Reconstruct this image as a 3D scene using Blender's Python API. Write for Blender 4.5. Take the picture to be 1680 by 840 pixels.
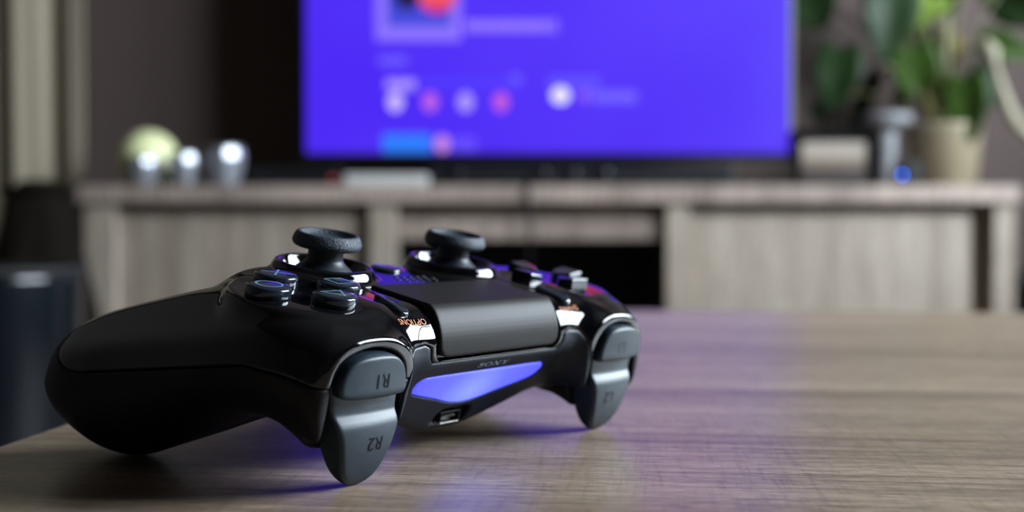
import bpy, math, random
import numpy as np
from mathutils import Matrix, Vector

random.seed(7)
scene = bpy.context.scene
col = scene.collection
for o in list(bpy.data.objects):
    bpy.data.objects.remove(o)

# ------------------------------------------------------------------ camera
TABLE_Z = 0.450
CAM_H = 0.06163
PITCH = 0.01909
FPX = 1851.4
cam_z = TABLE_Z + CAM_H
cd = bpy.data.cameras.new('camera')
cd.sensor_width = 36.0
cd.lens = FPX / 1680 * 36.0
cd.clip_start = 0.01
cd.clip_end = 50
cd.dof.use_dof = True
cd.dof.focus_distance = 0.288
cd.dof.aperture_fstop = 7.4
camera = bpy.data.objects.new('camera', cd)
camera.location = (0, 0, cam_z)
camera.rotation_euler = (math.pi / 2 - PITCH, 0, 0)
col.objects.link(camera)
scene.camera = camera

# ------------------------------------------------------------------ light, exposure
scene.view_settings.view_transform = 'Standard'
scene.view_settings.look = 'None'
scene.view_settings.exposure = 0.0
scene.view_settings.gamma = 1.0
scene.view_settings.use_curve_mapping = False
scene.cycles.use_denoising = True
scene.cycles.caustics_reflective = False
scene.cycles.caustics_refractive = False
world = bpy.data.worlds.new('sky')
scene.world = world
world.use_nodes = True
world.node_tree.nodes['Background'].inputs[0].default_value = (0.62, 0.78, 1.0, 1)
world.node_tree.nodes['Background'].inputs[1].default_value = 1.0

WIN_X, WIN_Y0, WIN_Y1, WIN_Z0, WIN_Z1 = 1.75, 0.15, 1.85, 0.85, 1.95
def area(name, loc, rot, sx, sy, power, color):
    l = bpy.data.lights.new(name, 'AREA')
    l.shape = 'RECTANGLE'; l.size = sx; l.size_y = sy; l.energy = power; l.color = color
    o = bpy.data.objects.new(name, l); o.location = loc; o.rotation_euler = rot
    col.objects.link(o)
    return o
# daylight standing just outside the window of the right-hand wall
area('window_daylight', (WIN_X + 0.14, (WIN_Y0 + WIN_Y1) / 2, (WIN_Z0 + WIN_Z1) / 2), (0, math.pi / 2, 0), WIN_Z1 - WIN_Z0, WIN_Y1 - WIN_Y0, 225.0, (0.80, 0.91, 1.0))

# ------------------------------------------------------------------ materials
def mat(name, color=(0.5, 0.5, 0.5), rough=0.5, metal=0.0, spec=0.5, coat=0.0, emit=None, estr=0.0, trans=0.0):
    m = bpy.data.materials.new(name); m.use_nodes = True
    b = m.node_tree.nodes['Principled BSDF']
    b.inputs['Base Color'].default_value = (*color, 1)
    b.inputs['Roughness'].default_value = rough
    b.inputs['Metallic'].default_value = metal
    b.inputs['Specular IOR Level'].default_value = spec
    b.inputs['Coat Weight'].default_value = coat
    b.inputs['Transmission Weight'].default_value = trans
    if emit:
        b.inputs['Emission Color'].default_value = (*emit, 1)
        b.inputs['Emission Strength'].default_value = estr
    return m
def nd(m, t): return m.node_tree.nodes.new(t)
def ln(m, a, b): m.node_tree.links.new(a, b)
def bsdf(m): return m.node_tree.nodes['Principled BSDF']
def noise_of(m, scale, detail=3.0, rough=0.5, nscale=1.0, rotz=0.0):
    tc = nd(m, 'ShaderNodeTexCoord'); mp = nd(m, 'ShaderNodeMapping'); n = nd(m, 'ShaderNodeTexNoise')
    mp.inputs['Scale'].default_value = scale
    mp.inputs['Rotation'].default_value = (0, 0, rotz)
    n.inputs['Scale'].default_value = nscale; n.inputs['Detail'].default_value = detail; n.inputs['Roughness'].default_value = rough
    ln(m, tc.outputs['Object'], mp.inputs['Vector']); ln(m, mp.outputs['Vector'], n.inputs['Vector'])
    return n.outputs['Fac']
def ramp_of(m, fac, stops):
    r = nd(m, 'ShaderNodeValToRGB')
    while len(r.color_ramp.elements) < len(stops): r.color_ramp.elements.new(0.5)
    for e, (p, c) in zip(r.color_ramp.elements, stops):
        e.position = p; e.color = (*c, 1)
    ln(m, fac, r.inputs['Fac'])
    return r.outputs['Color']
def mix_of(m, a, b, fac, mode='MIX'):
    x = nd(m, 'ShaderNodeMixRGB'); x.blend_type = mode
    if isinstance(fac, float): x.inputs[0].default_value = fac
    else: ln(m, fac, x.inputs[0])
    ln(m, a, x.inputs[1])
    if isinstance(b, tuple): x.inputs[2].default_value = (*b, 1)
    else: ln(m, b, x.inputs[2])
    return x.outputs[0]
def bump_of(m, fac, strength, dist):
    b = nd(m, 'ShaderNodeBump'); b.inputs['Strength'].default_value = strength; b.inputs['Distance'].default_value = dist
    ln(m, fac, b.inputs['Height']); ln(m, b.outputs['Normal'], bsdf(m).inputs['Normal'])

M = {}
M['gloss_black'] = mat('gloss_black_plastic', (0.003, 0.003, 0.004), 0.05, spec=0.45, coat=0.2)
m = M['grip_black'] = mat('matte_black_grip', (0.004, 0.004, 0.006), 0.5, spec=0.25)
bump_of(m, noise_of(m, (2200, 2200, 2200), 1.0), 0.12, 0.0001)
m = M['panel_navy'] = mat('navy_matte_panel', (0.005, 0.011, 0.021), 0.42, spec=0.35)
bump_of(m, noise_of(m, (3000, 3000, 3000), 1.0), 0.08, 0.0001)
m = M['trigger'] = mat('slate_trigger_plastic', (0.014, 0.028, 0.042), 0.42, spec=0.45)
bump_of(m, noise_of(m, (2600, 2600, 2600), 1.5), 0.22, 0.00012)
m = M['stick'] = mat('textured_stick_rubber', (0.030, 0.042, 0.060), 0.48, spec=0.5)
bump_of(m, noise_of(m, (2600, 2600, 2600), 1.0), 1.0, 0.00035)
M['stick_smooth'] = mat('smooth_stick_rubber', (0.016, 0.022, 0.032), 0.45, spec=0.4)
m = M['touchpad'] = mat('matte_touchpad', (0.012, 0.011, 0.011), 0.5, spec=0.22)
tc = nd(m, 'ShaderNodeTexCoord'); mp = nd(m, 'ShaderNodeMapping'); mp.inputs['Scale'].default_value = (900, 900, 900)
vo = nd(m, 'ShaderNodeTexVoronoi'); vo.inputs['Randomness'].default_value = 0.0; vo.inputs['Scale'].default_value = 1.0
ln(m, tc.outputs['Object'], mp.inputs['Vector']); ln(m, mp.outputs['Vector'], vo.inputs['Vector'])
bump_of(m, vo.outputs['Distance'], 0.25, 0.0001)
M['button'] = mat('navy_gloss_button', (0.010, 0.017, 0.028), 0.16, spec=0.5, coat=0.4)
M['symbol'] = mat('pale_teal_print', (0.13, 0.26, 0.33), 0.4)
M['orange_print'] = mat('orange_print', (0.62, 0.20, 0.06), 0.45)
M['panel_print'] = mat('grey_blue_print', (0.34, 0.46, 0.54), 0.4)
M['letter_shade'] = mat('letter_relief_shade', (0.002, 0.003, 0.004), 0.6, spec=0.2)  # dark colour stands in for the shading of embossed letters
M['port_dark'] = mat('port_cavity_shade', (0.004, 0.004, 0.005), 0.5)
M['port_metal'] = mat('port_metal', (0.75, 0.72, 0.66), 0.25, metal=1.0)
# light bar: a translucent diffuser with one lamp behind its middle
m = M['light_bar'] = mat('blue_light_bar', (0.08, 0.09, 0.3), 0.35)
tc = nd(m, 'ShaderNodeTexCoord'); mp = nd(m, 'ShaderNodeMapping')
m['lamp'] = 1
LBNODES = (m, tc, mp)

def wood(name, c_dark, c_mid, c_light, along, rough=0.45, seedrot=0.0, cross=0.25):
    """laminate oak; along = 0 grain on x, 2 grain on z"""
    m = mat(name, c_mid, rough, spec=0.45)
    def sc(a, b):
        s = [b, b, b]; s[along] = a
        if along != 2: s[2] = 3.0
        return tuple(s)
    n1 = noise_of(m, sc(1.6, 26), 6.0, 0.6)
    n2 = noise_of(m, sc(9, 260), 4.0, 0.65)
    n3 = noise_of(m, sc(130, 1500), 4.0, 0.7)
    c = ramp_of(m, n1, [(0.30, c_dark), (0.5, c_mid), (0.72, c_light)])
    d = ramp_of(m, n2, [(0.30, (0.38, 0.36, 0.34)), (0.5, (0.86, 0.86, 0.86)), (0.72, (1.22, 1.2, 1.18))])
    c = mix_of(m, c, d, 0.8, 'MULTIPLY')
    e = ramp_of(m, n3, [(0.36, (0.42, 0.40, 0.38)), (0.5, (0.95, 0.95, 0.95)), (0.64, (1.3, 1.3, 1.3))])
    c = mix_of(m, c, e, 0.75, 'MULTIPLY')
    if cross:
        s = [650, 650, 650]; s[(1 if along == 0 else 0)] = 50
        if along != 2: s[2] = 3
        n4 = noise_of(m, tuple(s), 3.0, 0.6, rotz=0.25)
        f = ramp_of(m, n4, [(0.30, (0.62, 0.60, 0.58)), (0.50, (1.0, 1.0, 1.0))])
        c = mix_of(m, c, f, cross, 'MULTIPLY')
    ln(m, c, bsdf(m).inputs['Base Color'])
    bump_of(m, n3, 0.10, 0.0003)
    return m
M['table_wood'] = wood('grey_oak_table', (0.215, 0.155, 0.108), (0.335, 0.25, 0.18), (0.45, 0.345, 0.255), 0, 0.33, cross=0.5)
M['cab_wood_h'] = wood('grey_oak_horizontal', (0.33, 0.255, 0.215), (0.395, 0.31, 0.262), (0.455, 0.365, 0.31), 0, 0.5, cross=0)
M['cab_wood_v'] = wood('grey_oak_vertical', (0.32, 0.26, 0.205), (0.41, 0.34, 0.272), (0.49, 0.42, 0.35), 2, 0.5, cross=0)
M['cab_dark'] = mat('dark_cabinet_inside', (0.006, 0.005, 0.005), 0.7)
m = M['wall_brown'] = mat('dark_taupe_paint', (0.105, 0.073, 0.065), 0.8)
bump_of(m, noise_of(m, (60, 60, 60), 3.0), 0.1, 0.002)
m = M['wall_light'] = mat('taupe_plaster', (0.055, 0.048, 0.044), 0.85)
bump_of(m, noise_of(m, (60, 60, 60), 3.0), 0.1, 0.002)
M['floor'] = wood('brown_floor', (0.08, 0.06, 0.045), (0.13, 0.10, 0.08), (0.18, 0.14, 0.11), 1, 0.5, cross=0)
m = M['curtain'] = mat('beige_curtain_cloth', (0.31, 0.265, 0.19), 0.9)
bump_of(m, noise_of(m, (900, 900, 900), 2.0), 0.2, 0.0005)
M['black_gloss'] = mat('black_gloss', (0.006, 0.006, 0.007), 0.18)
M['black_matte'] = mat('black_matte', (0.004, 0.004, 0.005), 0.5, spec=0.3)
M['frame_black'] = mat('dull_black_frame', (0.003, 0.003, 0.003), 0.8, spec=0.08)
M['navy_black'] = mat('blue_black_enamel', (0.003, 0.005, 0.008), 0.2)
M['white_plastic'] = mat('white_plastic', (0.62, 0.60, 0.58), 0.4)
M['silver'] = mat('satin_silver', (0.22, 0.225, 0.235), 0.55)
M['cream_ball'] = mat('cream_green_wax', (0.86, 0.88, 0.48), 0.5)
M['silver_glass'] = mat('silvered_glass', (0.30, 0.31, 0.34), 0.22, metal=0.5)
m = M['pot'] = mat('beige_ceramic', (0.46, 0.40, 0.28), 0.55)
ln(m, ramp_of(m, noise_of(m, (30, 30, 12), 4.0), [(0.3, (0.25, 0.205, 0.13)), (0.7, (0.33, 0.275, 0.18))]), bsdf(m).inputs['Base Color'])
M['soil'] = mat('dark_soil', (0.02, 0.014, 0.01), 0.9)
def leafmat(name, a, b):
    m = mat(name, a, 0.5, spec=0.2)
    ln(m, ramp_of(m, noise_of(m, (25, 25, 25), 3.0), [(0.35, a), (0.68, b)]), bsdf(m).inputs['Base Color'])
    return m
M['leaf_dark'] = leafmat('dark_green_leaf', (0.006, 0.018, 0.004), (0.014, 0.036, 0.007))
M['leaf_mid'] = leafmat('mid_green_leaf', (0.022, 0.052, 0.008), (0.05, 0.095, 0.012))
M['leaf_lime'] = leafmat('lime_green_leaf', (0.12, 0.20, 0.03), (0.22, 0.30, 0.05))
M['leaf_olive'] = leafmat('olive_yellow_leaf', (0.15, 0.13, 0.02), (0.22, 0.17, 0.03))
M['stem'] = mat('green_brown_stem', (0.16, 0.15, 0.07), 0.6)
M['cream_stem'] = mat('cream_dry_stem', (0.36, 0.32, 0.23), 0.7)
M['sack'] = mat('dark_brown_cloth', (0.007, 0.005, 0.0035), 0.95, spec=0.1)
M['bezel'] = mat('black_bezel', (0.008, 0.008, 0.009), 0.25)
M['bezel_edge'] = mat('grey_metal_edge', (0.16, 0.155, 0.145), 0.5)
def emis(name, c, s):
    return mat(name, (0.01, 0.01, 0.01), 0.3, emit=c, estr=s)
M['window_frame'] = mat('white_window_frame', (0.75, 0.75, 0.74), 0.4)
m = M['window_glass'] = bpy.data.materials.new('window_glass'); m.use_nodes = True
nt = m.node_tree; nt.nodes.remove(nt.nodes['Principled BSDF'])
tr = nd(m, 'ShaderNodeBsdfTransparent'); gl = nd(m, 'ShaderNodeBsdfGlossy'); mx = nd(m, 'ShaderNodeMixShader')
gl.inputs['Roughness'].default_value = 0.02; mx.inputs[0].default_value = 0.06
ln(m, tr.outputs[0], mx.inputs[1]); ln(m, gl.outputs[0], mx.inputs[2]); ln(m, mx.outputs[0], nt.nodes['Material Output'].inputs[0])

# ------------------------------------------------------------------ mesh helpers
def link(name, me, material, parent=None, smooth=False):
    o = bpy.data.objects.new(name, me)
    if material is not None: me.materials.append(material)
    if smooth:
        me.polygons.foreach_set('use_smooth', [True] * len(me.polygons))
    col.objects.link(o)
    if parent is not None: o.parent = parent
    return o
def mesh(name, verts, faces):
    me = bpy.data.meshes.new(name); me.from_pydata([tuple(map(float, v)) for v in verts], [], [tuple(map(int, f)) for f in faces]); me.update()
    return me
def tag(o, label=None, cat=None, group=None, kind=None):
    if label: o['label'] = label
    if cat: o['category'] = cat
    if group: o['group'] = group
    if kind: o['kind'] = kind
    return o
def empty(name, loc=(0, 0, 0)):
    o = bpy.data.objects.new(name, None); o.location = loc; o.empty_display_size = 0.02
    col.objects.link(o); return o
def box_mesh(name, x0, x1, y0, y1, z0, z1, bev=0.0):
    import bmesh
    bm = bmesh.new()
    vs = [bm.verts.new((x, y, z)) for x in (x0, x1) for y in (y0, y1) for z in (z0, z1)]
    for f in ((0, 1, 3, 2), (4, 6, 7, 5), (0, 4, 5, 1), (2, 3, 7, 6), (0, 2, 6, 4), (1, 5, 7, 3)):
        bm.faces.new([vs[i] for i in f])
    if bev: bmesh.ops.bevel(bm, geom=list(bm.edges), offset=bev, segments=2, affect='EDGES', profile=0.5)
    bmesh.ops.recalc_face_normals(bm, faces=list(bm.faces))
    me = bpy.data.meshes.new(name); bm.to_mesh(me); bm.free(); return me
def box(name, x0, x1, y0, y1, z0, z1, material, parent=None, bev=0.0, origin=None):
    if origin is None: origin = (0, 0, 0)
    return link(name, box_mesh(name, x0 - origin[0], x1 - origin[0], y0 - origin[1], y1 - origin[1], z0 - origin[2], z1 - origin[2], bev), material, parent)
def lathe_mesh(name, prof, seg=48, center=(0, 0, 0), cap=True):
    """prof: list of (r, z)"""
    vs, fs = [], []
    n = len(prof)
    for i in range(seg):
        a = 2 * math.pi * i / seg
        for r, z in prof: vs.append((center[0] + r * math.cos(a), center[1] + r * math.sin(a), center[2] + z))
    for i in range(seg):
        j = (i + 1) % seg
        for k in range(n - 1): fs.append((i * n + k, j * n + k, j * n + k + 1, i * n + k + 1))
    if cap:
        if prof[0][0] > 1e-6: fs.append(tuple(i * n for i in reversed(range(seg))))
        if prof[-1][0] > 1e-6: fs.append(tuple(i * n + n - 1 for i in range(seg)))
    return mesh(name, vs, fs)
def smooth_curve(pts, n=8, closed=False):
    """Catmull-Rom through pts"""
    P = np.array(pts, float); out = []
    N = len(P); last = N if closed else N - 1
    for i in range(last):
        p1 = P[i]; p2 = P[(i + 1) % N]
        p0 = P[(i - 1) % N] if (closed or i > 0) else 2 * p1 - p2
        p3 = P[(i + 2) % N] if (closed or i + 2 < N) else 2 * p2 - p1
        # centripetal parametrisation keeps the curve from overshooting
        t0 = 0.0; t1 = max(np.linalg.norm(p1 - p0), 1e-9) ** .5; t2 = t1 + max(np.linalg.norm(p2 - p1), 1e-9) ** .5; t3 = t2 + max(np.linalg.norm(p3 - p2), 1e-9) ** .5
        for t in np.linspace(t1, t2, n, endpoint=False):
            a1 = (t1 - t) / (t1 - t0) * p0 + (t - t0) / (t1 - t0) * p1
            a2 = (t2 - t) / (t2 - t1) * p1 + (t - t1) / (t2 - t1) * p2
            a3 = (t3 - t) / (t3 - t2) * p2 + (t - t2) / (t3 - t2) * p3
            b1 = (t2 - t) / (t2 - t0) * a1 + (t - t0) / (t2 - t0) * a2
            b2 = (t3 - t) / (t3 - t1) * a2 + (t - t1) / (t3 - t1) * a3
            out.append((t2 - t) / (t2 - t1) * b1 + (t - t1) / (t2 - t1) * b2)
    if not closed: out.append(P[-1])
    return np.array(out)
def tube_mesh(name, pts, rad, seg=10):
    P = np.array(pts, float); vs, fs = [], []
    R_ = np.interp(np.linspace(0, 1, len(P)), np.linspace(0, 1, len(rad)), rad) if hasattr(rad, '__len__') else np.full(len(P), rad)
    up = np.array([0.0, 0.1, 1.0])
    for i, p in enumerate(P):
        t = P[min(i + 1, len(P) - 1)] - P[max(i - 1, 0)]; t /= max(np.linalg.norm(t), 1e-9)
        a = np.cross(t, up); a = a / max(np.linalg.norm(a), 1e-9) if np.linalg.norm(a) > 1e-6 else np.array([1.0, 0, 0]); b = np.cross(t, a)
        for k in range(seg):
            th = 2 * math.pi * k / seg
            vs.append(p + R_[i] * (math.cos(th) * a + math.sin(th) * b))
    for i in range(len(P) - 1):
        for k in range(seg):
            k2 = (k + 1) % seg
            fs.append((i * seg + k, i * seg + k2, (i + 1) * seg + k2, (i + 1) * seg + k))
    fs.append(tuple(reversed(range(seg)))); fs.append(tuple((len(P) - 1) * seg + k for k in range(seg)))
    return mesh(name, vs, fs)
def at(px, py, Y):
    """the world point at depth Y in the direction of a photograph pixel"""
    u = (px - 840) / FPX; v = (420 - py) / FPX
    c, s = math.cos(PITCH), math.sin(PITCH)
    d = Vector((u, c + v * s, v * c - s))
    return Vector((0, 0, cam_z)) + d * (Y / d.y)
def text_mesh(name, body, size, depth=0.0):
    cu = bpy.data.curves.new(name, 'FONT'); cu.body = body; cu.size = size; cu.align_x = 'CENTER'; cu.align_y = 'CENTER'; cu.extrude = depth; cu.resolution_u = 4
    o = bpy.data.objects.new(name, cu); col.objects.link(o)
    dg = bpy.context.evaluated_depsgraph_get(); dg.update()
    me = bpy.data.meshes.new_from_object(o.evaluated_get(dg))
    bpy.data.objects.remove(o); bpy.data.curves.remove(cu)
    return me

# ------------------------------------------------------------------ room shell
RX0, RX1, RY0, RY1, RZ1 = -1.75, 1.75, -1.9, 2.64, 2.5
def struct(o, label=None, cat=None):
    o['kind'] = 'structure'
    if label: o['label'] = label; o['category'] = cat
    return o
struct(box('floor', RX0, RX1, RY0, RY1, -0.05, 0.0, M['floor']), 'brown plank floor under the furniture', 'floor')
struct(box('ceiling', RX0, RX1, RY0, RY1, RZ1, RZ1 + 0.05, M['wall_light']), 'taupe painted ceiling', 'ceiling')
struct(box('wall_back', RX0 - .1, RX1 + .1, RY1, RY1 + 0.1, -0.05, RZ1 + .05, M['wall_brown']), 'dark taupe wall behind the television', 'wall')
struct(box('wall_left', RX0 - 0.1, RX0, RY0, RY1, -0.05, RZ1 + .05, M['wall_light']), 'taupe wall beside the curtain', 'wall')
struct(box('wall_front', RX0 - .1, RX1 + .1, RY0 - 0.1, RY0, -0.05, RZ1 + .05, M['wall_light']), 'taupe wall opposite the television', 'wall')
# right wall with a real window opening
wr = struct(empty('wall_right', (RX1, 0, 0)), 'taupe wall with the window', 'wall')
for (a, b, c, d) in ((RY0, WIN_Y0, -0.05, RZ1 + .05), (WIN_Y1, RY1, -0.05, RZ1 + .05), (WIN_Y0, WIN_Y1, -0.05, WIN_Z0), (WIN_Y0, WIN_Y1, WIN_Z1, RZ1 + .05)):
    box('wall_segment', RX1, RX1 + 0.1, a, b, c, d, M['wall_light'], wr, origin=(RX1, 0, 0))
wn = struct(empty('window_1', (RX1 + 0.05, (WIN_Y0 + WIN_Y1) / 2, WIN_Z0)), 'white framed window letting in daylight', 'window')
wo = tuple(wn.location)
for (a, b, c, d) in ((WIN_Y0, WIN_Y0 + .05, WIN_Z0, WIN_Z1), (WIN_Y1 - .05, WIN_Y1, WIN_Z0, WIN_Z1), (WIN_Y0, WIN_Y1, WIN_Z0, WIN_Z0 + .05), (WIN_Y0, WIN_Y1, WIN_Z1 - .05, WIN_Z1), ((WIN_Y0 + WIN_Y1) / 2 - .03, (WIN_Y0 + WIN_Y1) / 2 + .03, WIN_Z0, WIN_Z1)):
    box('frame', RX1 + .02, RX1 + .08, a, b, c, d, M['window_frame'], wn, origin=wo)
for (a, b) in ((WIN_Y0 + .05, (WIN_Y0 + WIN_Y1) / 2 - .03), ((WIN_Y0 + WIN_Y1) / 2 + .03, WIN_Y1 - .05)):
    box('pane', RX1 + .045, RX1 + .051, a, b, WIN_Z0 + .05, WIN_Z1 - .05, M['window_glass'], wn, origin=wo)

# ------------------------------------------------------------------ coffee table
def ground(px, py):
    """where a photograph pixel meets the table top"""
    u = (px - 840) / FPX; v = (420 - py) / FPX
    c, s = math.cos(PITCH), math.sin(PITCH)
    d = Vector((u, c + v * s, v * c - s))
    t = -CAM_H / d.z
    return Vector((0, 0, cam_z)) + d * t
TROT = math.radians(-6.0)
tl = ground(48, 715)                      # a point of the left edge
tf = ground(1350, 511)                    # a point of the far edge
ex = Vector((math.cos(TROT), math.sin(TROT), 0)); ey = Vector((-math.sin(TROT), math.cos(TROT), 0))
corner = tl + ey * ((tf - tl).dot(ey))    # the far left corner
table = empty('coffee_table', (corner.x, corner.y, 0.0)); table.rotation_euler = (0, 0, TROT)
tag(table, 'grey oak laminate coffee table with the game controller on it', 'table')
TW, TD = 1.15, 1.25
box('table_top', 0, TW, -TD, 0, TABLE_Z - 0.04, TABLE_Z, M['table_wood'], table, bev=0.0012)
for lx in (0.03, TW - 0.10):
    for ly in (-TD + 0.03, -0.10):
        box('leg', lx, lx + 0.07, ly, ly + 0.07, 0.0, TABLE_Z - 0.04, M['table_wood'], table, bev=0.002)

# ------------------------------------------------------------------ game controller (modelled in millimetres, controller axes: x right grip, y light bar side, z up)
H_ = 0.5
gx = np.arange(0.25, 84, H_); gy = np.arange(-61, 56, H_); gz = np.arange(-64, 6, H_)
def poly_sdf(poly, A, B):
    """signed distance of the 2-D points (A, B) from a closed polygon"""
    P = np.asarray(poly, float); Q = np.roll(P, -1, 0)
    d = np.full(A.shape, 1e18); s = np.ones(A.shape)
    for (ax, ay), (bx, by) in zip(P, Q):
        ex_, ey_ = bx - ax, by - ay; wx, wy = A - ax, B - ay
        t = np.clip((wx * ex_ + wy * ey_) / (ex_ * ex_ + ey_ * ey_ + 1e-12), 0, 1)
        dx, dy = wx - ex_ * t, wy - ey_ * t
        d = np.minimum(d, dx * dx + dy * dy)
        c1 = B >= ay; c2 = B < by; c3 = ex_ * wy > ey_ * wx
        s = np.where((c1 & c2 & c3) | (~c1 & ~c2 & ~c3), -s, s)
    return (s * np.sqrt(d)).astype(np.float32)
def smin(a, b, k):
    h = np.maximum(k - np.abs(a - b), 0) / k
    return np.minimum(a, b) - h * h * (k / 4)
def smax(a, b, k): return -smin(-a, -b, k)

def surface_nets(S, o, h):
    """mesh the zero level of a sampled field; returns vertices, quads and normals"""
    nx, ny, nz = S.shape; I = (S < 0)
    cnt = np.zeros((nx - 1, ny - 1, nz - 1), np.int8)
    for i in (0, 1):
        for j in (0, 1):
            for k in (0, 1): cnt += I[i:nx - 1 + i, j:ny - 1 + j, k:nz - 1 + k]
    act = np.argwhere((cnt > 0) & (cnt < 8))
    idx = np.full(cnt.shape, -1, np.int64); idx[act[:, 0], act[:, 1], act[:, 2]] = np.arange(len(act))
    cs = [(i, j, k) for i in (0, 1) for j in (0, 1) for k in (0, 1)]
    val = np.stack([S[act[:, 0] + c[0], act[:, 1] + c[1], act[:, 2] + c[2]] for c in cs], 1)
    pos = np.zeros((len(act), 3)); n = np.zeros(len(act))
    for a in range(8):
        for b in range(a + 1, 8):
            if sum(abs(cs[a][q] - cs[b][q]) for q in range(3)) != 1: continue
            m_ = (val[:, a] < 0) != (val[:, b] < 0)
            t = np.where(m_, val[:, a] / np.where(m_, val[:, a] - val[:, b], 1), 0)
            ca, cb = np.array(cs[a], float), np.array(cs[b], float)
            pos += m_[:, None] * (ca + t[:, None] * (cb - ca)); n += m_
    V = act + pos / n[:, None]
    F = []
    for ax in range(3):
        u, w = (ax + 1) % 3, (ax + 2) % 3
        sl0 = [slice(None)] * 3; sl1 = [slice(None)] * 3
        sl0[ax] = slice(0, -1); sl1[ax] = slice(1, None)
        e = np.argwhere(I[tuple(sl0)] != I[tuple(sl1)])
        ok = (e[:, u] > 0) & (e[:, w] > 0) & (e[:, u] < S.shape[u] - 1) & (e[:, w] < S.shape[w] - 1)
        e = e[ok]; ins = I[e[:, 0], e[:, 1], e[:, 2]]
        def cell(du, dw):
            c = e.copy(); c[:, u] += du; c[:, w] += dw
            return idx[c[:, 0], c[:, 1], c[:, 2]]
        q = np.stack([cell(-1, -1), cell(0, -1), cell(0, 0), cell(-1, 0)], 1)
        q[~ins] = q[~ins][:, ::-1]
        F.append(q)
    F = np.concatenate(F)
    # pull the vertices onto the level set
    G = np.gradient(S)
    def tri(A, p):
        i = np.clip(np.floor(p).astype(int), 0, np.array(A.shape) - 2); f_ = p - i; r = 0
        for c in cs:
            wgt = np.prod([f_[:, q] if c[q] else 1 - f_[:, q] for q in range(3)], 0)
            r = r + wgt * A[i[:, 0] + c[0], i[:, 1] + c[1], i[:, 2] + c[2]]
        return r
    for it in range(3):
        v = tri(S, V); g = np.stack([tri(G[q], V) for q in range(3)], 1)
        st = -(v / np.maximum((g * g).sum(1), 1e-3))[:, None] * g
        l = np.linalg.norm(st, axis=1, keepdims=True)
        V = V + st * np.minimum(1, 0.35 / np.maximum(l, 1e-9))
    g = np.stack([tri(G[q], V) for q in range(3)], 1); N = g / np.maximum(np.linalg.norm(g, axis=1, keepdims=True), 1e-9)
    return np.array(o) + V * h, F, N

def fast_mesh(name, V, F, N=None):
    me = bpy.data.meshes.new(name)
    me.vertices.add(len(V)); me.vertices.foreach_set('co', np.asarray(V, np.float32).ravel())
    me.loops.add(F.size); me.loops.foreach_set('vertex_index', F.ravel().astype(np.int32))
    me.polygons.add(len(F)); me.polygons.foreach_set('loop_start', (np.arange(len(F)) * 4).astype(np.int32))
    me.polygons.foreach_set('use_smooth', np.ones(len(F), bool))
    me.update(calc_edges=True); me.validate()
    if N is not None: me.normals_split_custom_set_from_vertices([tuple(n) for n in N.tolist()])
    return me

X = gx[:, None, None].astype(np.float32); Yb = gy[None, :, None].astype(np.float32); Z = gz[None, None, :].astype(np.float32)
XY = np.meshgrid(gx, gy, indexing='ij'); YZ = np.meshgrid(gy, gz, indexing='ij'); XZ = np.meshgrid(gx, gz, indexing='ij')
def fxy(poly): return poly_sdf(poly, *XY)[:, :, None]
def fyz(poly): return poly_sdf(poly, *YZ)[None, :, :]
def fxz(poly): return poly_sdf(poly, *XZ)[:, None, :]

SX = 26.9                                   # stick axis
CX, CY = 51.0, 20.5                         # middle of the button cluster
grip_xy = smooth_curve([(67.5, 51), (71.3, 43.5), (74.7, 32), (76.5, 18), (77.5, 0), (79, -18), (80.8, -32), (81.2, -43), (78.6, -53), (72, -60), (64, -59.5), (57.5, -52), (54, -41), (52, -30), (50, -20), (47, -8), (42, 4), (37, 16), (36, 34), (40, 50), (52, 55)], 8, True)
grip_yz = smooth_curve([(56, -9), (49, -5.7), (44, -3.3), (38, -1.8), (28, -1.1), (14, -1.4), (5, -2.1), (-3, -3.9), (-11, -6.3), (-23, -11.3), (-36, -17.2), (-46, -22.8), (-54.8, -29.5), (-60.8, -37.2), (-62.2, -43.0), (-59, -49), (-51.5, -53.8), (-43, -57.0), (-34, -59.6), (-29, -59.3), (-23, -57.4), (-10, -50.3), (2, -43.3), (13, -36.5), (23, -31.2), (32, -28.8), (40, -29.0), (50, -31.0), (56, -24)], 8, True)
grip = smax(fxy(grip_xy), fyz(grip_yz), 15)
grip = smax(grip, Yb - 48.5, 0.8)
grip = smax(grip, 0.55 * X - 0.835 * Z - 89.0, 10)
cham = (0.61 * X - 0.2 * Yb + 0.79 * Z - 34.3) / 1.018            # long facet on the outer upper side of each grip
grip = smax(grip, cham, 2.2)
core_yz = smooth_curve([(-13, -7), (-11, -3.2), (-6, -1.3), (10, -0.9), (30, -0.9), (38, -1.4), (43, -3.8), (46.2, -8), (46.9, -12), (45.8, -15.7), (42.9, -20), (35.5, -31.2), (29.2, -41.0), (25.5, -43.6), (18, -40), (5, -33), (-5, -26), (-11, -17)], 8, True)
zb = np.interp(gx, [0, 8, 24, 30, 36, 90], [-42.6, -42.2, -35.6, -32.8, -31.4, -31.4]).astype(np.float32)[:, None, None]
core = smax(smax(fyz(core_yz), X - 45, 6), (zb - Z) * 0.9, 3)
rc = np.sqrt((X - CX) ** 2 + (Yb - CY) ** 2)
disc = smax(smax(rc - 19.9, Z + 1.3 + 0.03 * (Yb - CY), 2.4), -16 - Z, 1)
rear = smax(smax(np.sqrt((X - 46) ** 2 + (Yb + 0) ** 2) - 10.5, Z + 1.9, 4.0), -16 - Z, 1)
rs = np.sqrt((X - SX) ** 2 + Yb ** 2)
cone = smax(smax((rs - (15.2 - np.clip(Z + 0.8, 0, 9) * 0.42 + np.clip(-Z - 0.8, 0, 12) * 0.18)) * 0.92, Z - 2.5, 1.3), -18 - Z, 1)
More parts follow.
